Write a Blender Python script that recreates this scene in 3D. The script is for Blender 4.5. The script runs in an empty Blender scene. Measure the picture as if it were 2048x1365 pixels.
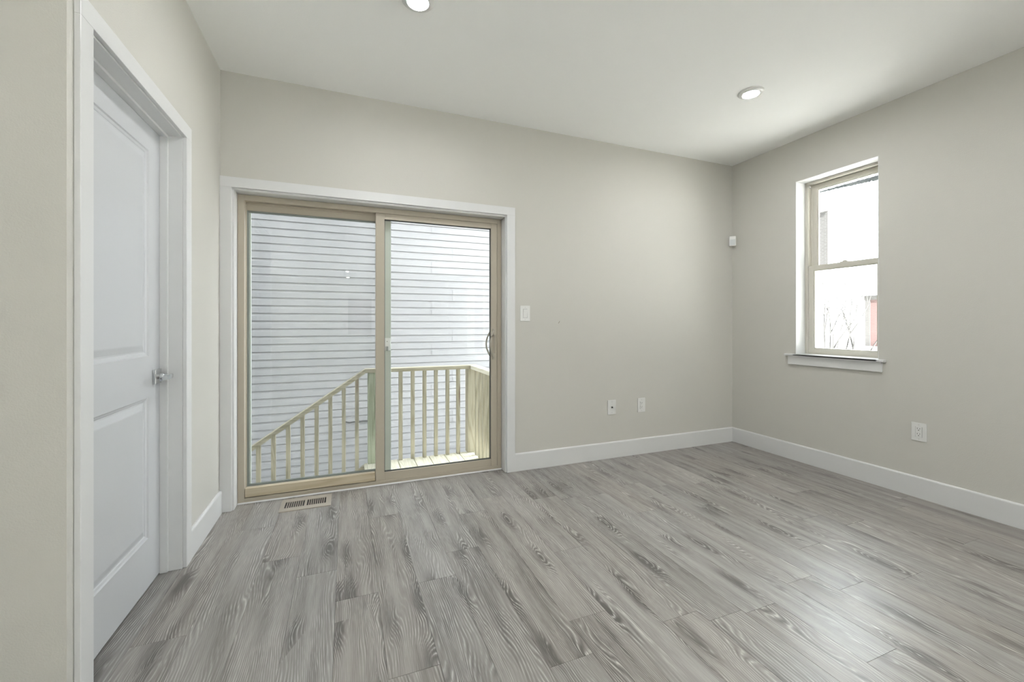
import bpy, bmesh, math, random
from mathutils import Vector, Matrix

random.seed(7)
S = bpy.context.scene
COL = S.collection
PI = math.pi

# ------------------------------------------------------------------ camera
CAM = (0.7233, -3.0561, 1.16)
cam = bpy.data.cameras.new('camera')
cam.sensor_fit = 'HORIZONTAL'
cam.sensor_width = 36.0
cam.lens = 837.2 * 36.0 / 2048.0
cam.shift_y = (648.5 - 682.5) / 2048.0
cam.clip_start = 0.02
cam.clip_end = 300
cam_ob = bpy.data.objects.new('camera', cam)
cam_ob.location = CAM
cam_ob.rotation_euler = (PI / 2, 0, -0.3763)
COL.objects.link(cam_ob)
S.camera = cam_ob

# ------------------------------------------------------------------ sky, sun, exposure
W = bpy.data.worlds.new('sky')
S.world = W
W.use_nodes = True
bg = W.node_tree.nodes['Background']
bg.inputs['Color'].default_value = (0.90, 0.955, 1.0, 1)
# an even sky with an added bright lobe for the floor glare
SKY, GLARE_LOBE = 1.75, 7.5
_t = W.node_tree
_tc = _t.nodes.new('ShaderNodeTexCoord')
_dot = _t.nodes.new('ShaderNodeVectorMath'); _dot.operation = 'DOT_PRODUCT'
_dot.inputs[1].default_value = Vector((.80, .34, .50)).normalized()
_t.links.new(_tc.outputs['Generated'], _dot.inputs[0])
_mr = _t.nodes.new('ShaderNodeMapRange'); _mr.interpolation_type = 'SMOOTHSTEP'
for _i, _v in enumerate((.70, .92, SKY, SKY + GLARE_LOBE)): _mr.inputs[_i + 1].default_value = _v
_t.links.new(_dot.outputs['Value'], _mr.inputs[0])
_t.links.new(_mr.outputs[0], bg.inputs['Strength'])

sun = bpy.data.lights.new('sun', 'SUN')
sun.energy = 46.0
sun.angle = math.radians(0.6)
sun.color = (1.0, 0.985, 0.96)
sun_ob = bpy.data.objects.new('sun', sun)
sun_ob.rotation_euler = Vector((0.14, 0.76, -0.63)).to_track_quat('-Z', 'Y').to_euler()
sun_ob.location = (-6, -6, 9)
COL.objects.link(sun_ob)

LAMP = 315.0                       # radiance of the ceiling-light lenses
S.view_settings.view_transform = 'Standard'
S.view_settings.look = 'None'
S.view_settings.exposure = 0.9
S.view_settings.gamma = 1.0
S.view_settings.use_curve_mapping = False
S.cycles.max_bounces = 12
S.cycles.diffuse_bounces = 7
S.cycles.glossy_bounces = 4
S.cycles.transparent_max_bounces = 16
S.cycles.sample_clamp_indirect = 6.0
S.cycles.caustics_reflective = False
S.cycles.caustics_refractive = False

# ------------------------------------------------------------------ room sizes (metres)
RW, RH = 4.276, 2.725              # right wall, ceiling
LX, FY = -2.4, -12.2               # far left wall, front wall
JOG = -1.52                        # where the closet corner stands
BT = 0.25                          # outer wall thickness


# ------------------------------------------------------------------ node helpers
def lin(r, g, b):
    f = lambda c: ((c / 255 + .055) / 1.055) ** 2.4 if c > 10 else c / 255 / 12.92
    return (f(r), f(g), f(b), 1)


class NT:
    def __init__(s, name):
        s.m = bpy.data.materials.new(name)
        s.m.use_nodes = True
        s.t = s.m.node_tree
        s.b = s.t.nodes['Principled BSDF']
        s.out = s.t.nodes['Material Output']

    def n(s, typ, **kw):
        nd = s.t.nodes.new(typ)
        for k, v in kw.items():
            setattr(nd, k, v)
        return nd

    def l(s, a, b):
        s.t.links.new(a, b)

    def put(s, sock, v):
        if hasattr(v, 'is_output') or isinstance(v, bpy.types.NodeSocket):
            s.l(v, sock)
        else:
            sock.default_value = v

    def math(s, op, a, b=None, c=None, clamp=False):
        nd = s.n('ShaderNodeMath', operation=op, use_clamp=clamp)
        s.put(nd.inputs[0], a)
        if b is not None: s.put(nd.inputs[1], b)
        if c is not None: s.put(nd.inputs[2], c)
        return nd.outputs[0]

    def vmul(s, v, f):
        nd = s.n('ShaderNodeVectorMath', operation='MULTIPLY')
        s.put(nd.inputs[0], v); nd.inputs[1].default_value = f
        return nd.outputs[0]

    def vadd(s, v, f):
        nd = s.n('ShaderNodeVectorMath', operation='ADD')
        s.put(nd.inputs[0], v); s.put(nd.inputs[1], f)
        return nd.outputs[0]

    def noise(s, v, scale=1.0, detail=2.0, rough=.5, dist=0.0):
        nd = s.n('ShaderNodeTexNoise')
        s.put(nd.inputs['Vector'], v)
        nd.inputs['Scale'].default_value = scale
        nd.inputs['Detail'].default_value = detail
        nd.inputs['Roughness'].default_value = rough
        nd.inputs['Distortion'].default_value = dist
        return nd.outputs['Fac']

    def mapr(s, v, a, b, c=0., d=1., smooth=False):
        nd = s.n('ShaderNodeMapRange')
        if smooth: nd.interpolation_type = 'SMOOTHSTEP'
        s.put(nd.inputs[0], v)
        for i, q in enumerate((a, b, c, d)): nd.inputs[i + 1].default_value = q
        return nd.outputs[0]

    def mix(s, f, a, b, mode='MIX'):
        nd = s.n('ShaderNodeMix', data_type='RGBA', blend_type=mode)
        s.put(nd.inputs[0], f); s.put(nd.inputs[6], a); s.put(nd.inputs[7], b)
        return nd.outputs[2]

    def bump(s, h, dist, strength=1.0):
        nd = s.n('ShaderNodeBump')
        nd.inputs['Distance'].default_value = dist
        nd.inputs['Strength'].default_value = strength
        s.l(h, nd.inputs['Height'])
        s.l(nd.outputs[0], s.b.inputs['Normal'])

    def obj(s):
        return s.n('ShaderNodeTexCoord').outputs['Object']


def flat(name, col, rough=.5, metal=0.0, spec=.5, peel=0.0, peel_scale=220.0):
    k = NT(name)
    k.b.inputs['Base Color'].default_value = col
    k.b.inputs['Roughness'].default_value = rough
    k.b.inputs['Metallic'].default_value = metal
    k.b.inputs['Specular IOR Level'].default_value = spec
    co = k.obj()
    n = k.noise(co, 7.0, 3.0)
    k.l(k.mix(k.mapr(n, .3, .7, 0, .05), col, tuple(c * .93 for c in col[:3]) + (1,)), k.b.inputs['Base Color'])
    if peel:
        k.bump(k.noise(co, peel_scale, 2.0), peel)
    return k.m


M = {}
M['wall'] = flat('wall_paint', (.530, .520, .484, 1), .72, spec=.25, peel=.0006)
M['ceiling'] = flat('ceiling_paint', (.89, .895, .885, 1), .8, spec=.2, peel=.0005)
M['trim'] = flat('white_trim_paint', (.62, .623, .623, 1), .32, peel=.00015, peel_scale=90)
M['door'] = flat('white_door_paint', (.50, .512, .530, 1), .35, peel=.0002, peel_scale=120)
M['taupe'] = flat('taupe_vinyl', (.42, .378, .305, 1), .4)
M['taupe_light'] = flat('light_taupe_vinyl', (.52, .50, .44, 1), .4)
M['screen_frame'] = flat('pale_grey_green_aluminium', (.52, .56, .52, 1), .4)
M['plastic'] = flat('white_plastic', (.66, .66, .645, 1), .3)
M['dark'] = flat('dark_slot', (.015, .014, .013, 1), .6)
M['rubber'] = flat('dark_gasket', (.06, .065, .06, 1), .5)
M['seal'] = flat('grey_green_glazing_seal', (.20, .225, .21, 1), .5)
M['pull'] = flat('taupe_pull_metal', (.40, .37, .31, 1), .35)
M['chrome'] = flat('polished_chrome', (.62, .63, .64, 1), .16, 1.0)
M['steel'] = flat('screw_metal', (.55, .55, .52, 1), .35, .8)
M['register'] = flat('tan_painted_steel', (.37, .335, .285, 1), .45)
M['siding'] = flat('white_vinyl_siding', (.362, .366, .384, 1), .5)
M['concrete'] = flat('pale_concrete', (.60, .59, .57, 1), .9)
M['bark'] = flat('grey_bark', (.035, .034, .033, 1), .9)
M['film'] = flat('blue_grey_plastic', (.13, .15, .18, 1), .4)
M['black'] = flat('black_cable', (.02, .02, .02, 1), .5)
M['scuff'] = flat('brown_scuff', (.30, .27, .22, 1), .7)
M['latch'] = flat('white_latch_metal', (.80, .80, .80, 1), .3)
M['render'] = flat('white_render', (.75, .74, .72, 1), .9)


def glass_mat():
    k = NT('window_glass')
    k.t.nodes.remove(k.b)
    lw = k.n('ShaderNodeLayerWeight'); lw.inputs['Blend'].default_value = .5
    p = k.math('POWER', lw.outputs['Facing'], 4.0)
    fac = k.math('MULTIPLY_ADD', p, .55, .045)
    tr = k.n('ShaderNodeBsdfTransparent'); tr.inputs[0].default_value = (.965, .98, .972, 1)
    gl = k.n('ShaderNodeBsdfGlossy'); gl.inputs['Roughness'].default_value = .004
    mx = k.n('ShaderNodeMixShader')
    k.l(fac, mx.inputs[0]); k.l(tr.outputs[0], mx.inputs[1]); k.l(gl.outputs[0], mx.inputs[2])
    k.l(mx.outputs[0], k.out.inputs[0])
    return k.m


def mesh_mat():
    k = NT('insect_mesh')
    k.t.nodes.remove(k.b)
    co = k.obj()
    streak = k.noise(k.vmul(co, (3.0, 1, .25)), 1.6, 2.0)
    tr = k.n('ShaderNodeBsdfTransparent'); tr.inputs[0].default_value = (1, 1, 1, 1)
    df = k.n('ShaderNodeBsdfDiffuse'); df.inputs[0].default_value = (.20, .21, .22, 1)
    mx = k.n('ShaderNodeMixShader')
    k.l(k.mapr(streak, .3, .7, .17, .27), mx.inputs[0])
    k.l(tr.outputs[0], mx.inputs[1]); k.l(df.outputs[0], mx.inputs[2])
    k.l(mx.outputs[0], k.out.inputs[0])
    return k.m


def lens_mat():
    k = NT('lit_diffuser')
    k.b.inputs['Base Color'].default_value = (.9, .9, .88, 1)
    k.b.inputs['Emission Color'].default_value = (.985, .99, 1.0, 1)
    k.b.inputs['Emission Strength'].default_value = LAMP
    return k.m


def floor_mat():
    k = NT('grey_oak_planks')
    uv = k.n('ShaderNodeUVMap').outputs[0]
    at = k.n('ShaderNodeAttribute'); at.attribute_name = 'plank'
    sep = k.n('ShaderNodeSeparateColor'); k.l(at.outputs['Color'], sep.inputs[0])
    r1, r2, r3 = sep.outputs
    P = k.vadd(uv, k.vmul(at.outputs['Vector'], (37.0, 53.0, 0)))
    su = k.n('ShaderNodeSeparateXYZ'); k.l(uv, su.inputs[0])
    across = su.outputs[1]
    low = k.noise(k.vmul(P, (1.35, 7.0, 1)), 1.0, 1.5, .45, .5)
    wob = k.noise(k.vmul(P, (5.0, 22.0, 1)), 1.0, 2.0, .5)
    vo = k.n('ShaderNodeTexVoronoi'); vo.voronoi_dimensions = '2D'
    k.l(k.vmul(P, (2.3, 9.0, 1)), vo.inputs['Vector'])
    vo.inputs['Scale'].default_value = 1.0
    gate = k.n('ShaderNodeSeparateColor'); k.l(vo.outputs['Color'], gate.inputs[0])
    near = k.mapr(vo.outputs['Distance'], 0, .42, 1, 0, True)
    knot = k.math('MULTIPLY', near, k.mapr(gate.outputs[0], .58, .66, 0, 1))
    field = k.math('MULTIPLY', across, 118.0)
    field = k.math('MULTIPLY_ADD', low, 19.0, field)
    field = k.math('MULTIPLY_ADD', wob, 1.5, field)
    field = k.math('MULTIPLY_ADD', knot, 4.0, field)
    ring = k.math('MULTIPLY_ADD', k.math('SINE', k.math('MULTIPLY', field, 2 * PI)), .5, .5)
    white = k.math('POWER', ring, 5.0)
    darkl = k.math('POWER', k.math('SUBTRACT', 1.0, ring), 3.0)
    fine = k.noise(k.vmul(P, (9.0, 420.0, 1)), 1.0, 2.0, .6)
    patch = k.noise(k.vmul(P, (1.5, 19.0, 1)), 1.0, 4.0, .62)
    dash = k.mapr(k.noise(k.vmul(P, (14.0, 170.0, 1)), 1.0, 1.0), .38, .62, .1, 1.0)
    vis = k.mapr(k.noise(k.vmul(P, (3.5, 11.0, 1)), 1.0, 2.0), .36, .62, .15, 1.0)
    tone = k.math('MULTIPLY_ADD', k.mapr(patch, .28, .72, -1, 1), .34, .56)
    tone = k.math('MULTIPLY_ADD', k.mapr(fine, .3, .7, -1, 1), .14, tone)
    tone = k.math('SUBTRACT', tone, k.math('MULTIPLY', knot, .55))
    tone = k.math('SUBTRACT', tone, k.math('MULTIPLY', k.math('MULTIPLY', darkl, vis), .32))
    tone = k.math('MULTIPLY_ADD', k.math('SUBTRACT', r3, .5), .22, tone)
    tone = k.mapr(tone, 0, 1, 0, 1)
    rampd = k.n('ShaderNodeValToRGB')
    e = rampd.color_ramp.elements
    e[0].position = 0.0; e[0].color = FLOOR_D
    e[1].position = 1.0; e[1].color = FLOOR_L
    mid = e.new(.45); mid.color = FLOOR_M
    k.l(tone, rampd.inputs[0])
    wl = k.math('MULTIPLY', k.math('MULTIPLY', k.math('MULTIPLY', white, vis), dash), .95)
    col = k.mix(wl, rampd.outputs[0], FLOOR_W)
    warm = k.mapr(r1, .0, 1.0, 0, .5)
    col = k.mix(warm, col, k.mix(1.0, col, (1.06, .99, .93, 1), 'MULTIPLY'))
    k.l(col, k.b.inputs['Base Color'])
    k.l(k.mapr(fine, .3, .7, .31, .45), k.b.inputs['Roughness'])
    k.b.inputs['Specular IOR Level'].default_value = .85
    k.bump(k.math('ADD', k.math('MULTIPLY', fine, .6), k.math('MULTIPLY', white, .4)), .00035)
    return k.m


FLOOR_D = (.085, .078, .072, 1)
FLOOR_M = (.215, .204, .192, 1)
FLOOR_L = (.350, .340, .326, 1)
FLOOR_W = (.55, .545, .53, 1)


def wood_mat(name, a, b, axis='z', seed=0.0, knots=True):
    k = NT(name)
    co = k.obj()
    oi = k.n('ShaderNodeObjectInfo').outputs['Random']
    cmb = k.n('ShaderNodeCombineXYZ')
    for i in range(3): k.l(k.math('MULTIPLY', oi, 7.3 + i * 3.1 + seed), cmb.inputs[i])
    co = k.vadd(co, cmb.outputs[0])
    st = {'x': (.6, 9, 9), 'y': (9, .6, 9), 'z': (9, 9, .6)}[axis]
    low = k.noise(k.vmul(co, st), 1.0, 2.0, .5, .3)
    ring = k.math('MULTIPLY_ADD', k.math('SINE', k.math('MULTIPLY', low, 75.0)), .5, .5)
    col = k.mix(k.math('MULTIPLY', k.math('POWER', ring, 2.0), .8), a, b)
    fine = k.noise(k.vmul(co, tuple(c * 16 if c > 1 else c * 6 for c in st)), 1.0, 2.0)
    col = k.mix(k.mapr(fine, .3, .8, 0, .35), col, b)
    if knots:
        vo = k.n('ShaderNodeTexVoronoi')
        k.l(k.vmul(co, {'x': (2.2, 14, 14), 'y': (14, 2.2, 14), 'z': (14, 14, 2.2)}[axis]), vo.inputs['Vector'])
        vo.inputs['Scale'].default_value = .45
        kn = k.mapr(vo.outputs['Distance'], .05, .16, 1, 0, True)
        col = k.mix(k.math('MULTIPLY', kn, .8), col, (.16, .10, .06, 1))
    k.l(col, k.b.inputs['Base Color'])
    k.b.inputs['Roughness'].default_value = .75
    k.b.inputs['Specular IOR Level'].default_value = .25
    return k.m


def brick_mat(name, c1, c2, mortar):
    k = NT(name)
    br = k.n('ShaderNodeTexBrick')
    gm = k.n('ShaderNodeNewGeometry')
    sx = k.n('ShaderNodeSeparateXYZ'); k.l(gm.outputs['Position'], sx.inputs[0])
    cb = k.n('ShaderNodeCombineXYZ')
    k.l(k.math('ADD', sx.outputs[0], sx.outputs[1]), cb.inputs[0]); k.l(sx.outputs[2], cb.inputs[1])
    k.l(cb.outputs[0], br.inputs['Vector'])
    br.inputs['Color1'].default_value = c1; br.inputs['Color2'].default_value = c2
    br.inputs['Mortar'].default_value = mortar
    br.inputs['Scale'].default_value = 1.0
    br.inputs['Brick Width'].default_value = .215; br.inputs['Row Height'].default_value = .075
    br.inputs['Mortar Size'].default_value = .010
    k.l(br.outputs[0], k.b.inputs['Base Color'])
    k.b.inputs['Roughness'].default_value = .9
    return k.m


M['glass'] = glass_mat()
M['mesh'] = mesh_mat()
M['lens'] = lens_mat()
M['floor'] = floor_mat()
PA, PB = (.47, .44, .345, 1), (.32, .295, .21, 1)
GA, GB = (.44, .49, .38, 1), (.25, .27, .18, 1)
M['pine_z'] = wood_mat('treated_pine_upright', PA, PB, 'z')
M['pine_x'] = wood_mat('treated_pine_lengthwise', PA, PB, 'x')
M['pine_y_lit'] = wood_mat('treated_pine_toplit', (.78, .75, .64, 1), (.60, .57, .45, 1), 'y')  # lighter copy of the pine, light from above put into its colour
M['pine_green'] = wood_mat('green_treated_pine', GA, GB, 'z', 2.0)
M['bar'] = wood_mat('tan_stud_wood', (.52, .46, .35, 1), (.43, .36, .25, 1), 'x', 1.0)
M['brick_red'] = brick_mat('red_brick', (.080, .043, .042, 1), (.066, .034, .033, 1), (.085, .07, .068, 1))
M['brick_pale'] = brick_mat('weathered_brick', (.060, .056, .055, 1), (.048, .045, .044, 1), (.085, .085, .085, 1))


# ------------------------------------------------------------------ mesh helpers
class MB:
    """collects shapes, then links them as ONE mesh object"""

    def __init__(s):
        s.bm = bmesh.new()

    def box(s, x0, x1, y0, y1, z0, z1, bev=0.0, seg=2, mat=None):
        t = bmesh.new()
        bmesh.ops.create_cube(t, size=1.0)
        for v in t.verts:
            v.co = Vector(((x0 + x1) / 2 + v.co.x * (x1 - x0), (y0 + y1) / 2 + v.co.y * (y1 - y0),
                           (z0 + z1) / 2 + v.co.z * (z1 - z0)))
        if bev:
            bmesh.ops.bevel(t, geom=t.edges[:], offset=bev, segments=seg, affect='EDGES', profile=.5)
        if mat: t.transform(mat)
        s.join(t)
        return s

    def join(s, t):
        me = bpy.data.meshes.new('tmp')
        t.to_mesh(me); t.free()
        s.bm.from_mesh(me)
        bpy.data.meshes.remove(me)

    def quad(s, *pts):
        s.bm.faces.new([s.bm.verts.new(p) for p in pts])
        return s

    def prism(s, prof, a, b, axis):
        """closed profile [(u,v)] swept along an axis; axis x: (y,z), y: (x,z), z: (x,y)"""
        def pt(t, u, v):
            return {'x': (t, u, v), 'y': (u, t, v), 'z': (u, v, t)}[axis]
        va = [s.bm.verts.new(pt(a, *p)) for p in prof]
        vb = [s.bm.verts.new(pt(b, *p)) for p in prof]
        n = len(prof)
        for i in range(n):
            s.bm.faces.new((va[i], va[(i + 1) % n], vb[(i + 1) % n], vb[i]))
        s.bm.faces.new(va); s.bm.faces.new(vb[::-1])
        return s

    def lathe(s, prof, c, axis='z', n=32, cap=True):
        """profile [(radius, height)] spun about an axis through c"""
        rings = []
        for r, h in prof:
            ring = []
            for i in range(n):
                a = 2 * PI * i / n
                p = {'z': (r * math.cos(a), r * math.sin(a), h), 'y': (r * math.cos(a), h, r * math.sin(a)),
                     'x': (h, r * math.cos(a), r * math.sin(a))}[axis]
                ring.append(s.bm.verts.new(Vector(c) + Vector(p)))
            rings.append(ring)
        for q, w in zip(rings, rings[1:]):
            for i in range(n):
                s.bm.faces.new((q[i], q[(i + 1) % n], w[(i + 1) % n], w[i]))
        if cap:
            s.bm.faces.new(rings[0]); s.bm.faces.new(rings[-1])
        return s

    def tube(s, pts, r, n=8):
        rings = []
        for i, p in enumerate(pts):
            p = Vector(p)
            d = (Vector(pts[min(i + 1, len(pts) - 1)]) - Vector(pts[max(i - 1, 0)])).normalized()
            u = d.cross(Vector((0, 0, 1)) if abs(d.z) < .9 else Vector((1, 0, 0))).normalized()
            v = d.cross(u)
            rr = r[i] if isinstance(r, (list, tuple)) else r
            rings.append([s.bm.verts.new(p + (u * math.cos(2 * PI * k / n) + v * math.sin(2 * PI * k / n)) * rr)
                          for k in range(n)])
        for q, w in zip(rings, rings[1:]):
            for k in range(n):
                s.bm.faces.new((q[k], q[(k + 1) % n], w[(k + 1) % n], w[k]))
        s.bm.faces.new(rings[0]); s.bm.faces.new(rings[-1])
        return s

    def build(s, name, mat, parent=None, smooth=False, recalc=True):
        if recalc:
            bmesh.ops.recalc_face_normals(s.bm, faces=s.bm.faces[:])
        me = bpy.data.meshes.new(name)
        s.bm.to_mesh(me); s.bm.free()
        me.materials.append(M[mat] if isinstance(mat, str) else mat)
        if smooth:
            me.polygons.foreach_set('use_smooth', [True] * len(me.polygons))
            me.set_sharp_from_angle(angle=math.radians(40))
        o = bpy.data.objects.new(name, me)
        COL.objects.link(o)
        if parent:
            o.parent = parent
            base = parent
            off = Vector((0, 0, 0))
            while base:
                off += base.location
                base = base.parent
            me.transform(Matrix.Translation(-off))
        return o


def tag(o, label=None, cat=None, group=None, kind=None):
    if label: o['label'] = label
    if cat: o['category'] = cat
    if group: o['group'] = group
    if kind: o['kind'] = kind
    return o


def empty(name, loc, label, cat, group=None, kind=None):
    o = bpy.data.objects.new(name, None)
    o.location = loc
    o.empty_display_size = .1
    COL.objects.link(o)
    return tag(o, label, cat, group, kind)


def copy_tree(o, parent=None):
    c = o.copy(); COL.objects.link(c)
    if parent: c.parent = parent
    for ch in list(o.children): copy_tree(ch, c)
    return c


def wall(name, axis, p0, p1, a0, a1, holes, mat, label, z0=0.0, z1=RH):
    """wall slab between planes p0 (room side) and p1, running a0..a1, with openings (a,b,z,z)"""
    mb = MB()
    As = sorted({a0, a1, *[h[0] for h in holes], *[h[1] for h in holes]})
    Zs = sorted({z0, z1, *[h[2] for h in holes], *[h[3] for h in holes]})
    P = (lambda a, p, z: (a, p, z)) if axis == 'x' else (lambda a, p, z: (p, a, z))
    for i in range(len(As) - 1):
        for j in range(len(Zs) - 1):
            ca, cz = (As[i] + As[i + 1]) / 2, (Zs[j] + Zs[j + 1]) / 2
            if any(h[0] < ca < h[1] and h[2] < cz < h[3] for h in holes): continue
            for p in (p0, p1):
                mb.quad(P(As[i], p, Zs[j]), P(As[i + 1], p, Zs[j]), P(As[i + 1], p, Zs[j + 1]), P(As[i], p, Zs[j + 1]))
    for (u0, u1, w0, w1) in list(holes) + [(a0, a1, z0, z1)]:
        mb.quad(P(u0, p0, w0), P(u0, p1, w0), P(u0, p1, w1), P(u0, p0, w1))
        mb.quad(P(u1, p0, w0), P(u1, p1, w0), P(u1, p1, w1), P(u1, p0, w1))
        mb.quad(P(u0, p0, w0), P(u0, p1, w0), P(u1, p1, w0), P(u1, p0, w0))
        mb.quad(P(u0, p0, w1), P(u0, p1, w1), P(u1, p1, w1), P(u1, p0, w1))
    bmesh.ops.remove_doubles(mb.bm, verts=mb.bm.verts[:], dist=1e-5)
    return tag(mb.build(name, mat), label, 'wall', kind='structure')


# ------------------------------------------------------------------ room shell
wb = wall('wall_back', 'x', 0, BT, LX - BT, RW + BT, [(.058, 1.888, -.02, 2.012)], 'wall',
          'greige painted wall holding the sliding patio door', z0=-.02)
WIN = (-1.229, -.630, .900, 2.371)
SIDE = [(-6.6, -4.2, .06, 2.45), (-9.6, -6.9, .06, 2.45)]      # tall glazing behind the viewpoint, added to light the room
FAR = [(-8.2, -6.2, .06, 2.45), (-11.2, -9.2, .06, 2.45)]  # left glazing, also added for room light
wall('wall_right', 'y', RW, RW + BT, FY, 0, [WIN] + SIDE, 'wall', 'greige painted wall with the small sash window', z0=-.02)
wall('wall_left', 'y', 0, -.115, JOG + .0795, 0, [(-1.436, -.620, -.02, 2.062)], 'wall', 'greige wall holding the white hinged door', z0=-.02)
wall('wall_near', 'x', JOG, JOG + .08, LX, 0, [], 'wall', 'narrow greige wall facing the room at the far left of the picture', z0=-.02)
wall('wall_far_left', 'y', LX, LX - BT, FY, 0, FAR, 'wall', 'greige side wall of the room behind the viewpoint', z0=-.02)
wall('wall_front', 'x', FY, FY - BT, LX - BT, RW + BT, [(.72, 1.60, .75, 2.12)], 'wall',
     'greige end wall behind the viewpoint', z0=-.02)
tag(MB().box(LX - BT, RW + BT, FY - BT, BT, RH, RH + .2).build('ceiling', 'ceiling'), 'plain flat white ceiling', 'ceiling', kind='structure')
# unseen block above, added and sized to shade the siding
tag(MB().box(LX - BT, RW + BT, -3.0, BT, RH + .2, 10.5).build('upper_shade_block', 'render'),
    'unseen upper storey, added above the ceiling to shade the siding', 'house', kind='structure')


def floor():
    bm = bmesh.new()
    uvl = bm.loops.layers.uv.new('UVMap')
    cl = bm.loops.layers.float_color.new('plank')
    known = {0: -1.16, 4: -1.16, 3: -.915, 2: -.72, 1: -.316, 7: -.962, 6: -1.16, 8: -1.79, 9: -1.62, 11: -1.757,
             10: -1.16, 17: -1.594, 16: -1.884, 13: -1.84, 5: -.42, 12: -.60, 14: -.95, 15: -.55, 18: -.72, 19: -1.38,
             20: -.30, 21: -1.10, 22: -.66, 23: -1.50, 24: -.2}
    L, Wd, g = 1.22, .17, .0007
    rnd = random.Random(3)
    y_lo, y_hi, x_lo, x_hi = FY, .13, LX, RW
    for k in range(int(math.floor(x_lo / Wd)), int(math.ceil(x_hi / Wd))):
        xa, xb = max(k * Wd, x_lo), min((k + 1) * Wd, x_hi)
        j = known.get(k, -rnd.random() * L)
        y = j + L * 2
        while y > y_lo:
            ya, yb = max(y - L, y_lo), min(y, y_hi)
            if yb > ya + .001:
                col = (rnd.random(), rnd.random(), rnd.random(), 1)
                def fc(pts):
                    f = bm.faces.new([bm.verts.new(p) for p in pts])
                    for lo in f.loops:
                        lo[uvl].uv = (lo.vert.co.y - y, lo.vert.co.x - k * Wd)
                        lo[cl] = col
                a, b, c, d = xa + g, xb - g, ya + g, yb - g
                fc([(a, c, 0), (b, c, 0), (b, d, 0), (a, d, 0)])
                h = -.0018
                A, B, C, D = xa, xb, ya, yb
                fc([(A, C, h), (B, C, h), (b, c, 0), (a, c, 0)])
                fc([(B, C, h), (B, D, h), (b, d, 0), (b, c, 0)])
                fc([(B, D, h), (A, D, h), (a, d, 0), (b, d, 0)])
                fc([(A, D, h), (A, C, h), (a, c, 0), (a, d, 0)])
            y -= L
    v = [bm.verts.new(p) for p in ((x_lo, y_lo, -.06), (x_hi, y_lo, -.06), (x_hi, y_hi, -.06), (x_lo, y_hi, -.06))]
    bm.faces.new(v[::-1])
    me = bpy.data.meshes.new('floor')
    bm.to_mesh(me); bm.free()
    me.materials.append(M['floor'])
    o = bpy.data.objects.new('floor', me)
    COL.objects.link(o)
    tag(o, 'grey wood-look plank floor with knots and pale grain', 'floor', kind='structure')


floor()


# baseboards: flat board with an eased top edge
def base_prof(s):      # (offset from wall, z)
    return [(0, 0.001), (s * .014, .001), (s * .014, .132), (s * .012, .137), (s * .007, .141), (0, .141)]


tag(MB().prism([(u, z) for u, z in base_prof(-1)], 1.952, RW - .0005, 'x').build('baseboard_back', 'trim'),
    'white baseboard along the patio door wall', 'baseboard', kind='structure')
tag(MB().prism([(RW + u, z) for u, z in base_prof(-1)], FY, -.0005, 'y').build('baseboard_right', 'trim'),
    'white baseboard under the sash window', 'baseboard', kind='structure')
tag(MB().prism([(u, z) for u, z in base_prof(1)], -.566, -.017, 'y').build('baseboard_left', 'trim'),
    'short white baseboard between hinged door and patio door', 'baseboard', kind='structure')
tag(MB().prism([(JOG + u, z) for u, z in base_prof(-1)], LX, 0, 'x').build('baseboard_near', 'trim'),
    'white baseboard on the narrow wall at far left', 'baseboard', kind='structure')

# ------------------------------------------------------------------ door_1: white two-panel door in the left wall
JN, JF, JT = -1.415, -.641, 2.042          # jamb faces: near, far, head
mb = MB()
ct = .016
for (y0, y1) in ((-.566, -.634), (-1.489, -1.422)):
    mb.box(0.0003, ct, min(y0, y1), max(y0, y1), 0.001, 2.049, .0015)
mb.box(0.0003, ct, -1.489, -.566, 2.049, 2.115, .0015)
tag(mb.build('trim_1', 'trim'), 'white flat casing around the hinged door', 'door casing', kind='structure')

d1 = empty('door_1', (-.1, -1.03, 0), 'white two-panel hinged door with a chrome lever in the left wall', 'door', kind='structure')
mb = MB()
mb.box(-.1148, -.0002, JF, JF + .0195, 0.001, JT + .019)
mb.box(-.1148, -.0002, JN - .0195, JN, 0.001, JT + .019)
mb.box(-.1148, -.0002, JN, JF, JT, JT + .019)
mb.build('door_jamb', 'trim', d1)
mb = MB()
sx0, sx1 = -.083, -.053
mb.box(sx0, sx1, JF - .011, JF, 0.001, JT, .001)
mb.box(sx0, sx1, JN, JN + .011, 0.001, JT, .001)
mb.box(sx0, sx1, JN + .011, JF - .011, JT - .011, JT, .001)
mb.build('door_stop', 'trim', d1)


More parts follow.
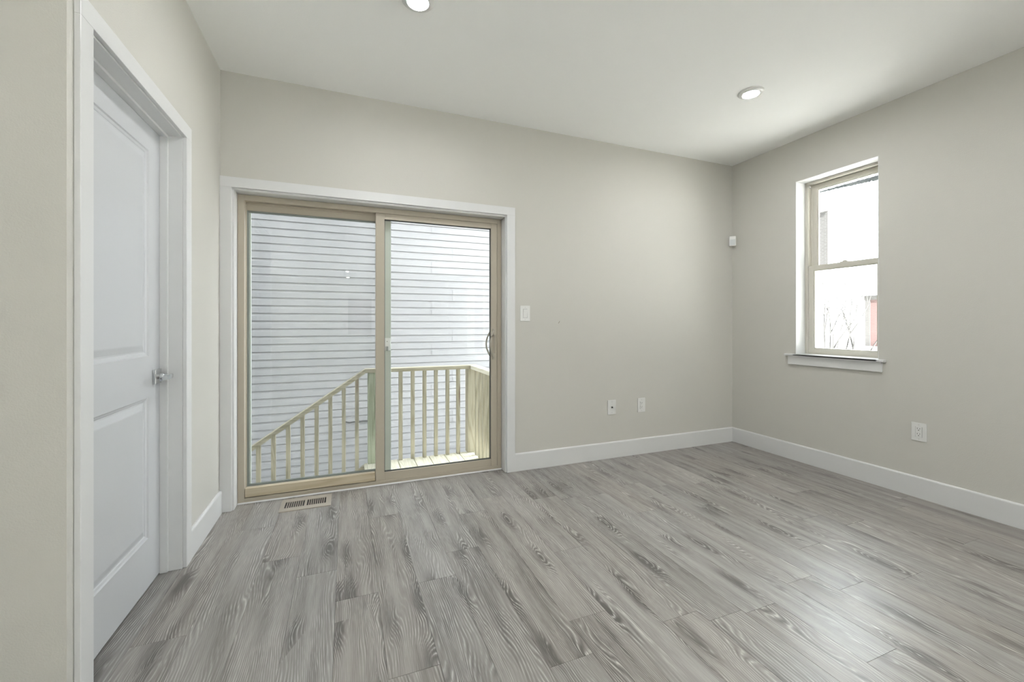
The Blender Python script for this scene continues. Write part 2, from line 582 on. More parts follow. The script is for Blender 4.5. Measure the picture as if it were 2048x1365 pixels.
def door_slab():
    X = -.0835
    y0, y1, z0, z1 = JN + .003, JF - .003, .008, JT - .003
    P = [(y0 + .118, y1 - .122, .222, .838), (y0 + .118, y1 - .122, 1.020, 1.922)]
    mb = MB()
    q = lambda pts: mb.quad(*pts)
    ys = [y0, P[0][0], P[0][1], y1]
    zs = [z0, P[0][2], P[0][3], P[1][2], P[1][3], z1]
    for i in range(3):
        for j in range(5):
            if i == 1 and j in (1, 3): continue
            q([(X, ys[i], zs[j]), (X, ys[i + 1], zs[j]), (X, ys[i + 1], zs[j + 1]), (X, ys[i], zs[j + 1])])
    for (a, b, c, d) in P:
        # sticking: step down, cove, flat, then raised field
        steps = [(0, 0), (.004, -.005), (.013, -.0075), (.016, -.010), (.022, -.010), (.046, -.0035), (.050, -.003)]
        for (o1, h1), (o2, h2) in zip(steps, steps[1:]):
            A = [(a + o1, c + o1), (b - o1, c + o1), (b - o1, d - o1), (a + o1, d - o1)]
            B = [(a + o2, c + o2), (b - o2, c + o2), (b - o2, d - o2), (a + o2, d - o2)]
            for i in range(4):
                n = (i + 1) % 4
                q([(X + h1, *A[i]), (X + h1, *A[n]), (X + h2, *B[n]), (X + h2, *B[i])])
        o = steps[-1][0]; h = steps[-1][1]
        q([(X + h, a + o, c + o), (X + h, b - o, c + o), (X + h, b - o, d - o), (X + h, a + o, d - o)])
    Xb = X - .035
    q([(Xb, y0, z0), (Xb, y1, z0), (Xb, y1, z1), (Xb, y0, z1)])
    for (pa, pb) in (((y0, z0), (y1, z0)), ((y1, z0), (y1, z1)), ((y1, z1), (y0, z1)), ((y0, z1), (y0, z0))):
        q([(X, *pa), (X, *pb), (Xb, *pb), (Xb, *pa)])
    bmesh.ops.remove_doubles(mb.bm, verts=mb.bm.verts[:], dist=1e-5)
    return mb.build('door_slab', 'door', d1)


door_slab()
HY, HZ, HX = -.693, .922, -.083
hb = MB().box(HX, HX + .011, HY - .033, HY + .033, HZ - .033, HZ + .033, .0015).build('door_handle', 'chrome', d1)
tag(hb, 'chrome lever handle on a square plate')
MB().lathe([(.013, 0), (.013, .02), (.010, .022), (.010, .05)], (HX + .011, HY, HZ), 'x', 20).build('handle_neck', 'chrome', hb, True)
mb = MB()
mb.prism([(HX + .050, HY + .012), (HX + .062, HY + .012), (HX + .066, HY - .02), (HX + .063, HY - .118), (HX + .053, HY - .118), (HX + .054, HY - .02)],
         HZ - .010, HZ + .010, 'z')
bmesh.ops.bevel(mb.bm, geom=mb.bm.edges[:], offset=.0015, segments=2, affect='EDGES')
mb.build('lever', 'chrome', hb)
MB().lathe([(.0025, 0), (.0025, .001)], (HX + .0583, HY - .1188, HZ + .001), 'y', 12).build('privacy_hole', 'dark', hb)
MB().box(-.118, -.0838, JF - .0029, JF - .0003, HZ - .03, HZ + .03).build('strike_plate', 'steel', d1)

# ------------------------------------------------------------------ trim_2 + door_2: sliding patio door in the back wall
mb = MB()
ct = -.016
mb.box(.0003, .062, ct, -.0003, .001, 2.009, .0015)
mb.box(1.883, 1.952, ct, -.0003, .001, 2.009, .0015)
mb.box(.0003, 1.952, ct, -.0003, 2.009, 2.071, .0015)
mb.box(.0585, .072, -.0003, .092, .001, 2.0, .0)
mb.box(1.874, 1.8875, -.0003, .092, .001, 2.0, .0)
mb.box(.0585, 1.8875, -.0003, .092, 1.996, 2.0115, .0)
mb.prism([(.080, .001), (.0845, .009), (.092, .011), (.092, .001)], .072, 1.874, 'x')      # caulk bead at the sill
tag(mb.build('trim_2', 'trim'), 'white flat casing and lining around the patio door', 'door casing', kind='structure')

d2 = empty('door_2', (.97, .1, 0), 'taupe two-panel sliding glass patio door in the back wall', 'sliding door', kind='structure')
F0, F1, FZ = .073, 1.873, 1.995            # unit frame outside
mb = MB()
mb.box(F0, .110, .086, .215, .001, FZ, .0015)
mb.box(1.838, F1, .086, .215, .001, FZ, .0015)
mb.box(.110, 1.838, .086, .215, 1.957, FZ, .0015)
mb.box(.110, 1.838, .086, .215, .001, .020, .0015)
mb.box(.110, 1.838, .083, .090, .020, .034, .0012)      # front lip of the track
mb.box(.110, 1.838, .125, .130, .020, .036, .001)
mb.box(.110, 1.838, .168, .174, .020, .036, .001)
mb.box(.110, 1.838, .128, .134, 1.944, 1.958, .001)
mb.box(.110, 1.838, .169, .175, 1.944, 1.958, .001)
mb.build('door_frame', 'taupe', d2)


def panel(name, x0, x1, y0, y1, z0, z1, st_l, st_r, rt, rb, t=.004, seal='rubber'):
    mb = MB()
    mb.box(x0, x0 + st_l, y0, y1, z0, z1, .002)
    mb.box(x1 - st_r, x1, y0, y1, z0, z1, .002)
    mb.box(x0 + st_l, x1 - st_r, y0, y1, z1 - rt, z1, .002)
    mb.box(x0 + st_l, x1 - st_r, y0, y1, z0, z0 + rb, .002)
    o = mb.build(name, 'taupe', d2)
    gx0, gx1, gz0, gz1 = x0 + st_l, x1 - st_r, z0 + rb, z1 - rt
    ym = (y0 + y1) / 2
    mb = MB()
    for yy in (y0 + .008, y1 - .014):
        mb.box(gx0, gx0 + t, yy, yy + .006, gz0, gz1)
        mb.box(gx1 - t, gx1, yy, yy + .006, gz0, gz1)
        mb.box(gx0 + t, gx1 - t, yy, yy + .006, gz0, gz0 + t)
        mb.box(gx0 + t, gx1 - t, yy, yy + .006, gz1 - t, gz1)
    mb.build('glazing_seal', seal, o)
    MB().box(gx0 + .001, gx1 - .001, ym - .007, ym + .007, gz0 + .001, gz1 - .001).build('glass_pane', 'glass', o)
    return o


panel('fixed_panel', .098, .972, .132, .168, .037, 1.956, .017, .040, .050, .055, .010, 'seal')
sp = panel('sliding_panel', .917, 1.837, .088, .126, .033, 1.956, .060, .050, .040, .057)


def pull(parent, name, y, out, label):
    mb = MB()
    x, zc = 1.807, 1.0
    mb.box(x - .010, x + .012, min(y, y + out * .010), max(y, y + out * .010), zc - .122, zc - .072, .003)
    mb.box(x - .010, x + .012, min(y, y + out * .010), max(y, y + out * .010), zc + .072, zc + .122, .003)
    mb.box(x + .003, x + .012, min(y, y + out * .006), max(y, y + out * .006), zc - .08, zc + .08, .002)
    pts = []
    for i in range(17):
        t = -1 + 2 * i / 16
        b = math.cos(t * PI / 2) ** .8
        pts.append((x - .002 - .034 * b, y + out * (.007 + .030 * b), zc + t * .105))
    mb.tube(pts, [.008 - .002 * math.cos((-1 + 2 * i / 16) * PI / 2) for i in range(17)], 10)
    o = mb.build(name, 'pull', parent, True)
    return tag(o, label)


pull(sp, 'pull_handle', .088, -1, 'curved taupe pull handle inside')
pull(sp, 'pull_handle', .126, 1, 'curved pull handle on the outer face')

# insect screen parked behind the fixed panel
scr = empty('screen_door', (.56, .19, .037), 'pale insect screen door slid behind the left patio door pane', 'screen door')
mb = MB()
sx0, sx1, sy0, sy1, sz0, sz1 = .102, 1.032, .180, .200, .037, 1.952
mb.box(sx0, .130, sy0, sy1, sz0, sz1, .002)
mb.box(.980, sx1, sy0, sy1, sz0, sz1, .002)
mb.box(.130, .980, sy0, sy1, sz1 - .03, sz1, .002)
mb.box(.130, .980, sy0, sy1, sz0, sz0 + .035, .002)
mb.build('screen_frame', 'screen_frame', scr)
MB().quad((.130, .190, sz0 + .035), (.980, .190, sz0 + .035), (.980, .190, sz1 - .03), (.130, .190, sz1 - .03)).build('mesh_screen', 'mesh', scr)
la = MB().box(.984, 1.026, .173, .180, .962, 1.056, .003).build('latch', 'latch', scr)
MB().box(.992, 1.010, .160, .173, .962, .995, .003).build('latch_lever', 'chrome', la)
MB().lathe([(.003, 0), (.003, .001)], (1.003, .1718, 1.03), 'y', 12).build('latch_screw', 'dark', la)

# timber laid in the track to block the fixed side
tag(MB().box(.112, .914, .0915, .1235, .0365, .094, .0025).build('security_bar', 'bar'),
    'tan wooden bar lying in the patio door track', 'wooden bar')

# ------------------------------------------------------------------ window_1 in the right wall
w1 = empty('window_1', (RW + .14, -.93, .9), 'light taupe double-hung sash window in the right wall', 'window', kind='structure')


def sash_window(root, ya, yb, z0, z1, xf, detail=True):
    """xf = face of the frame; ya<yb"""
    fx = RW + BT - .02
    mb = MB()
    e = .0005
    mb.box(xf, fx, yb - .028, yb - e, z0 + e, z1 - e, .001)
    mb.box(xf, fx, ya + e, ya + .028, z0 + e, z1 - e, .001)
    mb.box(xf, fx, ya + .028, yb - .028, z1 - .024, z1 - e, .001)
    mb.box(xf, fx, ya + .028, yb - .028, z0 + e, z0 + .018, .001)
    mb.box(xf + .034, xf + .040, yb - .034, yb - .028, z0 + .018, z1 - .024)
    mb.box(xf + .034, xf + .040, ya + .028, ya + .034, z0 + .018, z1 - .024)
    mb.build('window_frame', 'taupe_light', root)
    zm = z0 + (1.632 - .900) / (2.371 - .900) * (z1 - z0)

    def sash(nm, x0, x1, u0, u1, v0, v1, sw, rt, rb):
        m2 = MB()
        m2.box(x0, x1, u0, u0 + sw, v0, v1, .0015)
        m2.box(x0, x1, u1 - sw, u1, v0, v1, .0015)
        m2.box(x0, x1, u0 + sw, u1 - sw, v1 - rt, v1, .0015)
        m2.box(x0, x1, u0 + sw, u1 - sw, v0, v0 + rb, .0015)
        # glazing bead
        b = .008
        m2.box(x0 + .006, x1 - .006, u0 + sw, u0 + sw + b, v0 + rb, v1 - rt)
        m2.box(x0 + .006, x1 - .006, u1 - sw - b, u1 - sw, v0 + rb, v1 - rt)
        m2.box(x0 + .006, x1 - .006, u0 + sw + b, u1 - sw - b, v0 + rb, v0 + rb + b)
        m2.box(x0 + .006, x1 - .006, u0 + sw + b, u1 - sw - b, v1 - rt - b, v1 - rt)
        o = m2.build(nm, 'taupe_light', root)
        xm = (x0 + x1) / 2
        MB().box(xm - .006, xm + .006, u0 + sw + b - .002, u1 - sw - b + .002, v0 + rb + b - .002, v1 - rt - b + .002).build('glass_pane', 'glass', o)
        return o
    sash('upper_sash', xf + .041, xf + .068, ya + .036, yb - .036, zm - .02, z1 - .0245, .040, .042, .036)
    lo = sash('lower_sash', xf + .006, xf + .033, ya + .0285, yb - .0285, z0 + .0185, zm + .023, .040, .040, .032)
    if detail:
        yc = (ya + yb) / 2
        mb = MB()
        mb.box(xf + .006, xf + .03, yc - .028, yc + .028, zm + .023, zm + .029, .002)
        mb.box(xf + .004, xf + .022, yc - .02, yc + .008, zm + .029, zm + .036, .002)
        mb.build('sash_lock', 'taupe_light', lo)
        MB().box(xf + .008, xf + .026, yb - .0375, yb - .0288, z1 - .047, z1 - .036, .002).build('tilt_latch', 'plastic', root)


sash_window(w1, WIN[0], WIN[1], WIN[2], WIN[3], RW + .115)
mb = MB()
mb.box(RW - .034, RW + .1148, WIN[0] + .0005, WIN[1] - .0005, .889, .9065, .0)
mb.box(RW - .034, RW - .0003, -1.276, -.552, .889, .9065, .004, 3)
mb.build('window_stool', 'trim', w1)
MB().box(RW - .017, RW - .0003, -1.252, -.574, .817, .889, .0015).build('window_apron', 'trim', w1)
# drywall return painted white
mb = MB()
mb.box(RW + .0005, RW + .1145, WIN[1] - .004, WIN[1] - .0003, .9065, WIN[3] - .0003)
mb.box(RW + .0005, RW + .1145, WIN[0] + .0003, WIN[0] + .004, .9065, WIN[3] - .0003)
mb.box(RW + .0005, RW + .1145, WIN[0] + .004, WIN[1] - .004, WIN[3] - .004, WIN[3] - .0003)
mb.build('window_reveal', 'trim', w1)

for i, (h, xw) in enumerate([(h, RW + .10) for h in SIDE] + [(h, LX - .16) for h in FAR]):
    r = empty('window_%d' % (i + 2), (xw, (h[0] + h[1]) / 2, h[2]), 'tall glazed opening added to light the room, behind the viewpoint', 'window', kind='structure')
    mb = MB()
    ym = (h[0] + h[1]) / 2
    for (u0, u1, v0, v1) in ((h[0] + .0005, h[0] + .06, h[2] + .0005, h[3] - .0005), (h[1] - .06, h[1] - .0005, h[2] + .0005, h[3] - .0005),
                             (h[0] + .06, h[1] - .06, h[2] + .0005, h[2] + .06), (h[0] + .06, h[1] - .06, h[3] - .06, h[3] - .0005),
                             (ym - .03, ym + .03, h[2] + .06, h[3] - .06)):
        mb.box(xw, xw + .06, u0, u1, v0, v1)
    mb.build('window_frame', 'taupe_light', r)
    for (u0, u1) in ((h[0] + .059, ym - .029), (ym + .029, h[1] - .059)):
        MB().box(xw + .024, xw + .036, u0, u1, h[2] + .059, h[3] - .059).build('glass_pane', 'glass', r)
r = empty('window_6', (1.16, FY - .15, .75), 'narrow tall window in the end wall behind the viewpoint', 'window', kind='structure')
mb = MB()
for q in ((.7205, .77, .7505, 2.1195), (1.55, 1.5995, .7505, 2.1195), (.77, 1.55, .7505, .80), (.77, 1.55, 2.07, 2.1195)):
    mb.box(q[0], q[1], FY - .2, FY - .14, q[2], q[3])
mb.build('window_frame', 'taupe_light', r)
MB().box(.769, 1.551, FY - .176, FY - .164, .799, 2.071).build('glass_pane', 'glass', r)


tag(MB().box(-.4, 2.8, FY - BT - 2.2, FY - BT - .001, 2.45, 2.57).build('sunshade_slab', 'render'), 'porch slab added to keep sun off the floor, behind the viewpoint', 'sunshade', kind='structure')  # unseen slab, added to stop a sun patch on the floor

# ------------------------------------------------------------------ small fittings on the walls
def plate_on(axis, name, u, z, w, h, label, cat, group=None):
    """axis 'b' back wall (u=x) or 'r' right wall (u=y); local x across, z up, -y out of the wall"""
    loc = (u, 0, z) if axis == 'b' else (RW, u, z)
    o = empty(name, loc, label, cat, group)
    return o, (0 if axis == 'b' else -PI / 2)


def local(mb, name, mat, root, rz, smooth=False):
    mb.bm.transform(Matrix.Rotation(rz, 4, 'Z'))
    bmesh.ops.translate(mb.bm, verts=mb.bm.verts[:], vec=root.location if not root.parent else root.parent.location)
    return mb.build(name, mat, root, smooth)


def cover(root, rz, w, h):
    return local(MB().box(-w / 2, w / 2, -.006, -.0003, -h / 2, h / 2, .0022, 3), 'cover_plate', 'plastic', root, rz)


def screw(root, rz, z):
    mb = MB().lathe([(.0032, -.0072), (.0032, -.0055)], (0, 0, z), 'y', 12)
    return local(mb, 'screw', 'steel', root, rz)


# light switch
o, rz = plate_on('b', 'light_switch', 2.041, 1.244, .084, .122, 'white rocker light switch beside the patio door casing', 'light switch')
cover(o, rz, .084, .122)
rk = local(MB().prism([(-.0105, .033), (-.0065, -.033), (-.0055, -.0335), (-.0055, .0335)], -.0165, .0165, 'x'), 'rocker', 'plastic', o, rz)
mb = MB()
mb.box(-.0178, -.0168, -.0064, -.0058, -.0345, .0345); mb.box(.0168, .0178, -.0064, -.0058, -.0345, .0345)
mb.box(-.0178, .0178, -.0064, -.0058, -.0352, -.0340); mb.box(-.0178, .0178, -.0064, -.0058, .0340, .0352)
local(mb, 'rocker_gap', 'rubber', o, rz)
screw(o, rz, .048); screw(o, rz, -.048)

# coaxial plate
o, rz = plate_on('b', 'cable_jack', 2.8585, .4395, .083, .124, 'white wall plate with one small dark cable jack low on the back wall', 'cable jack')
cover(o, rz, .083, .124)
mb = MB().lathe([(.0085, -.0085), (.0085, -.0055)], (0, 0, 0), 'y', 6)
jk = local(mb, 'jack_nut', 'steel', o, rz)
local(MB().lathe([(.0048, -.016), (.0048, -.0085)], (0, 0, 0), 'y', 16), 'jack_socket', 'dark', o, rz)
screw(o, rz, .046); screw(o, rz, -.046)


def outlet(axis, u, z, w, h, label):
    o, rz = plate_on(axis, 'wall_outlet', u, z, w, h, label, 'outlet', 'duplex outlets low on the walls')
    cover(o, rz, w, h)
    local(MB().box(-.0168, .0168, -.0085, -.006, -.0335, .0335, .001), 'receptacle', 'plastic', o, rz)
    mb = MB()
    for s in (-1, 1):
        c = s * .0175
        mb.box(-.0075, -.0055, -.0089, -.0084, c + .001, c + .010)
        mb.box(.0050, .0070, -.0089, -.0084, c + .001, c + .009)
        mb.lathe([(.0028, -.0089), (.0028, -.0084)], (0, 0, c - .006), 'y', 12)
    local(mb, 'socket_slots', 'dark', o, rz)
    mb = MB()
    mb.box(.0169, .0180, -.0064, -.0058, -.0345, .0345); mb.box(-.0180, -.0169, -.0064, -.0058, -.0345, .0345)
    local(mb, 'receptacle_gap', 'rubber', o, rz)
    screw(o, rz, .047); screw(o, rz, -.047)


outlet('b', 3.172, .4365, .081, .125, 'white duplex outlet on the back wall, right of the cable jack')
outlet('r', -1.4575, .440, .081, .121, 'white duplex outlet on the right wall below the window')

# motion sensor set across the room corner
ms = empty('motion_sensor', (RW - .03, -.03, 1.97), 'small white motion sensor in the room corner beside the window', 'motion sensor')
R45 = Matrix.Translation((RW - .022, -.022, 1.972)) @ Matrix.Rotation(-PI / 4, 4, 'Z')
MB().box(-.030, .030, -.034, .003, -.048, .048, .006, 3, R45).build('sensor_body', 'plastic', ms)
MB().box(-.023, .023, -.0355, -.033, -.040, .016, .001, 2, R45).build('sensor_lens', flat('sensor_lens_plastic', (.50, .525, .535, 1), .25), ms)

# a scuff on the back wall
mb = MB()
mb.prism([(2.338, 1.166), (2.342, 1.164), (2.352, 1.177), (2.354, 1.186), (2.350, 1.185)], -.0006, -.0001, 'y')
mb.build('scuff_mark', 'scuff', wb)

# ------------------------------------------------------------------ floor register
fr = empty('floor_register', (.482, -.047, 0), 'tan slotted floor register in front of the patio door', 'floor register')
x0, x1, y0, y1 = .334, .630, -.145, .050
a0, a1, b0, b1 = .358, .598, -.096, .000
mb = MB()
zt = .005
for q in ((x0, a0, y0, y1), (a1, x1, y0, y1), (a0, a1, y0, b0), (a0, a1, b1, y1)):
    mb.box(q[0], q[1], q[2], q[3], .0003, zt, .0)
mid = (a0 + a1) / 2
mb.box(mid - .007, mid + .007, b0, b1, .0003, zt)
for half in ((a0, mid - .007), (mid + .007, a1)):
    n = 9
    pitch = (half[1] - half[0]) / n
    for i in range(1, n):
        c = half[0] + pitch * i
        mb.box(c - .0023, c + .0023, b0, b1, .0008, zt - .0005)
mb.build('faceplate', 'register', fr)
MB().box(a0, a1, b0, b1, .0002, .0006).build('duct_shade_plate', 'dark', fr)  # dark plate stands in for the shaded duct below
MB().box(.366, .374, -.075, -.069, .0008, .0045, .001).build('damper_lever', 'steel', fr)


# ------------------------------------------------------------------ recessed ceiling lights
def ceiling_light(x, y, label):
    o = empty('recessed_light', (x, y, RH), label, 'ceiling light', 'round flush ceiling lights')
    MB().lathe([(.079, -.0004), (.079, -.004), (.076, -.008), (.062, -.0155), (.051, -.0155), (.048, -.010), (.0475, -.0004)], (x, y, RH), 'z', 48, cap=False).build('trim_ring', 'plastic', o, True)
    MB().lathe([(.047, -.003), (.047, -.011), (.036, -.0125), (.002, -.013)], (x, y, RH), 'z', 48).build('diffuser', 'lens', o, True)
    return o


l1 = ceiling_light(1.043, -1.012, 'lit round flush ceiling light above the patio door, cut by the top of the picture')
back = 'unseen round flush ceiling light farther back, behind the viewpoint'  # nearer ones added to light the room; farthest pair matches reflections in the glass
for k, (x, y, lab) in enumerate([(3.262, -1.02, 'lit round flush ceiling light nearest the window corner')] +
                                [(x, y, back) for x, y in ((1.043, -3.17), (3.262, -3.17), (3.95, -5.2), (-1.6, -7.2), (.762, -9.95), (.767, -11.65))]):
    c = copy_tree(l1)
    c.location = (x, y, RH)
    c['label'] = lab

# ------------------------------------------------------------------ outside: landing, rails, stairs
DZ = -.187
deck = empty('deck_landing', (1.4, .75, DZ), 'pale timber landing outside the patio door', 'deck')
bx = 2.124
i = 0
while bx > .93:
    b0 = max(bx - .1545, .905)
    MB().box(b0, bx - .006, .30, 1.235, DZ - .030, DZ, .003).build('deck_board', 'pine_y_lit', deck)
    bx -= .1545
MB().box(.880, .904, .26, 1.235, DZ - .20, DZ - .004, .002).build('rim_joist', 'pine_y_lit', deck)
MB().box(.905, 2.124, 1.236, 1.272, DZ - .20, DZ - .030, .002).build('rim_joist', 'pine_x', deck)
for x in (.96, 2.06):
    MB().box(x - .045, x + .045, 1.14, 1.23, -1.0, DZ - .031, .002).build('support_post', 'pine_z', deck)

RY0, RY1 = 1.184, 1.220        # thickness of the rails along y
fr_ = empty('deck_railing', (1.4, 1.2, DZ), 'timber railing with upright balusters along the landing edge', 'railing')
MB().box(.914, .990, 1.186, 1.276, DZ + .0003, .690, .003).build('post', 'pine_green', fr_)
MB().box(1.900, 1.990, 1.186, 1.276, DZ + .0003, .690, .003).build('post', 'pine_z', fr_)
MB().box(.8895, 2.01, RY0 - .006, RY1 + .05, .6903, .727, .003).build('top_rail', 'pine_x', fr_)
for x in (1.105, 1.221, 1.339, 1.456, 1.572, 1.692, 1.804):
    MB().box(x - .018, x + .018, 1.19, 1.226, DZ - .02 if x < 1 else DZ + .0003, .690, .002).build('baluster', 'pine_z', fr_)

sr = empty('side_railing', (1.95, .8, DZ), 'timber side railing with close balusters at the right end of the landing', 'railing')
MB().prism([(1.930, .690), (1.930, .727), (2.01, .727), (2.01, .690)], .262, 1.1775, 'y').build('top_rail', 'pine_y_lit', sr)
for y in (1.085, .968, .850, .732, .614, .496):
    MB().box(1.955, 1.991, y - .018, y + .018, DZ + .0003, .690, .002).build('baluster', 'pine_z', sr)
MB().box(1.93, 2.01, .262, .34, DZ + .0003, .690, .003).build('post', 'pine_z', sr)

# stair rail falls to the left at the same distance
st = empty('stair_railing', (.4, 1.2, -.6), 'sloping timber stair railing seen through the left pane', 'railing')
SL = (.720 - .082) / (.889 + .047)
zr = lambda x: .720 + (x - .889) * SL
mb = MB()
xe = -.85
mb.prism([(.889, .727), (xe, zr(xe) + .007), (xe, zr(xe) - .038), (.889, .684)], RY0 - .006, RY1 + .05, 'y')
mb.build('hand_rail', 'pine_x', st)
for j in range(14):
    x = .815 - .1165 * j
    MB().prism([(x - .017, zr(x - .017) - .037), (x + .017, zr(x + .017) - .037), (x + .017, zr(x) - 1.0), (x - .017, zr(x) - 1.0)],
               1.19, 1.224, 'y').build('baluster', 'pine_z', st)
MB().box(xe - .09, xe, 1.19, 1.28, -1.0, zr(xe) + .0, .003).build('post', 'pine_z', st)
stairs = empty('deck_stairs', (.2, .8, -1.0), 'timber stairs going down to the left from the landing', 'stairs')
for k in range(4):
    xt = .88 - .27 * k
    zt = DZ - .165 * (k + 1)
    MB().box(xt - .285, xt - .002, .32, 1.17, zt - .036, zt, .003).build('tread', 'pine_y_lit', stairs)
for y, yb in ((.30, .318), (1.225, 1.261)):
    MB().prism([(.879, DZ - .02), (-.25, DZ - .02 - 1.13 * SL), (-.25, -1.0), (-.05, -1.0), (.879, DZ - .30)], y, yb, 'y').build('stringer', 'pine_x', stairs)

# ------------------------------------------------------------------ outside: neighbour's siding
SYD = 3.40
PITCH, ZB = .1048, 1.937


def siding():
    mb = MB()
    xa, xb = -9.0, 7.0
    n0, n1 = -28, 78
    prof = []
    for n in range(n0, n1):
        z = ZB + PITCH * n                      # butt line of this course
        prof += [(SYD - .0125, z), (SYD - .0125, z + .004), (SYD - .0095, z + PITCH * .64), (SYD - .0015, z + PITCH * .80), (SYD, z + PITCH - .006), (SYD + .030, z + PITCH - .006), (SYD + .030, z + PITCH)]
    for (y0, z0), (y1, z1) in zip(prof, prof[1:]):
        mb.quad((xa, y0, z0), (xb, y0, z0), (xb, y1, z1), (xa, y1, z1))
    # overlapping panel ends: each panel is two courses high
    for p in range(-12, 30):
        zlo = ZB + PITCH * 2 * p
        ph = p % 3
        xs = {0: (1.94,), 2: (.72,), 1: (-1.35,)}[ph]
        for xj in xs:
            for shift in (-3.6, 0, 3.6):
                x = xj + shift + .02 * math.sin(p * 2.1)
                for c in range(2):
                    z = zlo + PITCH * c
                    pr = [(SYD - .0175, z + .001), (SYD - .0145, z + PITCH * .64), (SYD - .0065, z + PITCH * .80), (SYD - .0040, z + PITCH - .0065)]
                    for (y0, z0), (y1, z1) in zip(pr, pr[1:]):
                        mb.quad((x, y0, z0), (x + .045, y0, z0), (x + .045, y1, z1), (x, y1, z1))
                        mb.quad((x, y0, z0), (x, y0 + .006, z0), (x, y1 + .006, z1), (x, y1, z1))
    mb.quad((xb, SYD - .0125, -1.0), (xb, 12, -1.0), (xb, 12, 10.1), (xb, SYD - .0125, 10.1))
    mb.quad((xa, SYD, 10.1), (xb, SYD, 10.1), (xb, 12, 10.1), (xa, 12, 10.1))
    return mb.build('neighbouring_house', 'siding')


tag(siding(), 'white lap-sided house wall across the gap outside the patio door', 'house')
ct = MB().tube([(.70, SYD - .020, -.236), (.76, SYD - .022, -.254), (.82, SYD - .022, -.247), (.88, SYD - .021, -.252), (.95, SYD - .022, -.246), (1.04, SYD - .019, -.254)], .006, 8)
tag(ct.build('loose_cable', 'black'), 'short black cable on the white siding behind the stair railing', 'cable')

tag(MB().box(-13, LX - BT - .01, -3.0, BT, -1.0, 10.5).build('left_shade_block', 'render'),  # unseen block, added so no sun reaches the siding from the left
    'unseen block left of the room, added to keep sun off the siding', 'house', kind='structure')

# ------------------------------------------------------------------ outside: ground and what the sash window shows
tag(MB().quad((-80, -80, -1.0), (120, -80, -1.0), (120, 80, -1.0), (-80, 80, -1.0)).build('ground', 'concrete'), 'pale paved ground outside', 'ground', kind='structure')
bb = empty('brick_house', (22, 12, -1), 'tall weathered brick building at the left edge of the upper sash', 'building')
fp = lambda o: [(20 - o, 8.706 - o), (26 + o, 13.6 - o), (26 + o, 19), (20 - o, 16)]
MB().prism(fp(0), 3.75, 6.05, 'z').build('wall_block', 'brick_pale', bb)
MB().prism(fp(.02), -1.0, 3.75, 'z').build('washed_out_wall', 'render', bb)  # white stands in for brick washed out by outdoor glare
MB().prism(fp(.05), 6.05, 6.2, 'z').build('roof_edge', 'concrete', bb)
rb = empty('red_brick_house', (33, 8, -1), 'red brick building at the right edge of the lower sash', 'building')
MB().box(30, 36, 2, 12.70, -.2, 2.6).build('wall_block', 'brick_red', rb)
MB().box(29.96, 36, 2, 12.74, 2.6, 2.88).build('roof_edge', 'bark', rb)
MB().box(29.97, 29.996, 12.42, 12.699, -.2, 2.6).build('corner_pier', 'brick_pale', rb)
tag(MB().box(29.0, 29.4, 0, 22, -1.0, -.15).build('retaining_wall', 'render'), 'low white wall below the red brick building', 'wall')

tag(MB().box(-12, 14, -34, -27, -1.0, 8.0).build('street_house', 'brick_red'), 'red brick house across the street behind the viewpoint', 'building', kind='structure')

tree = empty('bare_tree', (14, 4.85, -1.0), 'bare thin-branched tree outside the lower sash', 'tree')
mb = MB()
rt = random.Random(11)


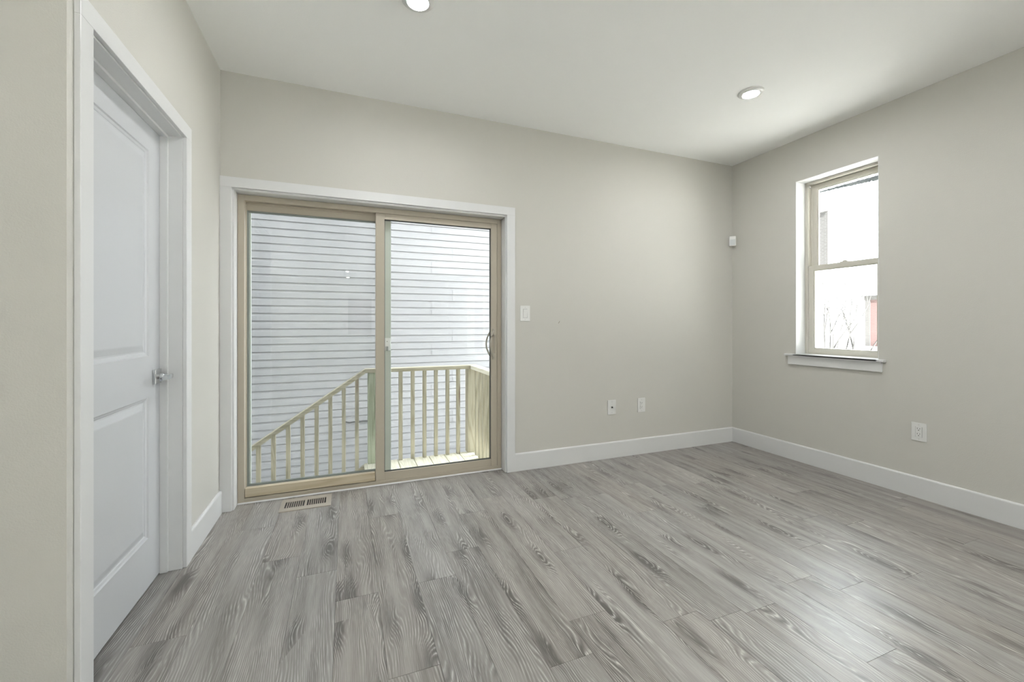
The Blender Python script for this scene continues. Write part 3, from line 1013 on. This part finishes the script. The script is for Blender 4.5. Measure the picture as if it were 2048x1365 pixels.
def branch(p, d, L, r, depth):
    pts = [p]
    rad = [r]
    q = Vector(p)
    dd = Vector(d)
    for i in range(4):
        dd = (dd + Vector((rt.uniform(-.14, .14), rt.uniform(-.16, .16), rt.uniform(-.02, .10)))).normalized()
        q = q + dd * L / 4
        pts.append(tuple(q)); rad.append(r * (1 - .15 * (i + 1)))
    mb.tube(pts, rad, 5)
    if depth:
        for j in range(2 if depth > 1 else 3):
            a = Vector(pts[rt.choice((2, 3, 4))])
            nd = (dd + Vector((rt.uniform(-.5, .5), rt.uniform(-.6, .6), rt.uniform(.0, .4)))).normalized()
            branch(tuple(a), nd, L * rt.uniform(.5, .75), r * .55, depth - 1)


for k in range(7):
    ang = -0.42 + .14 * k
    branch((14 + rt.uniform(-.15, .15), 4.85 + ang * .35, -1.0), Vector((rt.uniform(-.1, .1), ang, 1)).normalized(), 1.9, .040, 3)
mb.build('branches', 'bark', tree)

wz = lambda y: 4.445 + (y - 4.016) / (2.748 - 4.016) * (4.346 - 4.445)
for yp, lab in ((7.6, 'tall wooden utility pole beyond the left frame of the sash window'), (-3.2, 'tall wooden utility pole hidden right of the sash window')):
    zt_ = wz(yp) - .03
    tag(MB().lathe([(.11, -1.0), (.09, zt_)], (12, yp, 0), 'z', 14).build('utility_pole', 'bark', None, True), lab, 'pole')
wz = lambda y: 4.445 + (y - 4.016) / (2.748 - 4.016) * (4.346 - 4.445)
ut = MB().tube([(12, 7.6 - 1.08 * i, wz(7.6 - 1.08 * i)) for i in range(11)], .006, 6)
tag(ut.build('utility_wire', 'black'), 'thin overhead wire across the top of the upper sash', 'wire')

# crumpled strip hanging outside over the upper pane
bm = bmesh.new()
rr = random.Random(5)
prev = None
N = 46
for i in range(N + 1):
    t = i / N
    y = -.66 - .56 * t
    w = .014 + .032 * t * (0.8 + .4 * rr.random())
    top = 2.312 - .004 * t + rr.uniform(-.002, .002)
    x = RW + BT + .006 + rr.uniform(-.004, .004)
    va = bm.verts.new((x, y, top)); vm = bm.verts.new((x + rr.uniform(.002, .008), y, top - w * .5)); vb = bm.verts.new((x + rr.uniform(-.003, .003), y, top - w))
    if prev:
        bm.faces.new((prev[0], va, vm, prev[1])); bm.faces.new((prev[1], vm, vb, prev[2]))
    prev = (va, vm, vb)
m_ = MB(); m_.bm.free(); m_.bm = bm
so = m_.build('flashing_strip', 'film')
md = so.modifiers.new('thickness', 'SOLIDIFY'); md.thickness = .0012
tag(so, 'crumpled blue-grey strip along the top of the upper sash', 'strip')
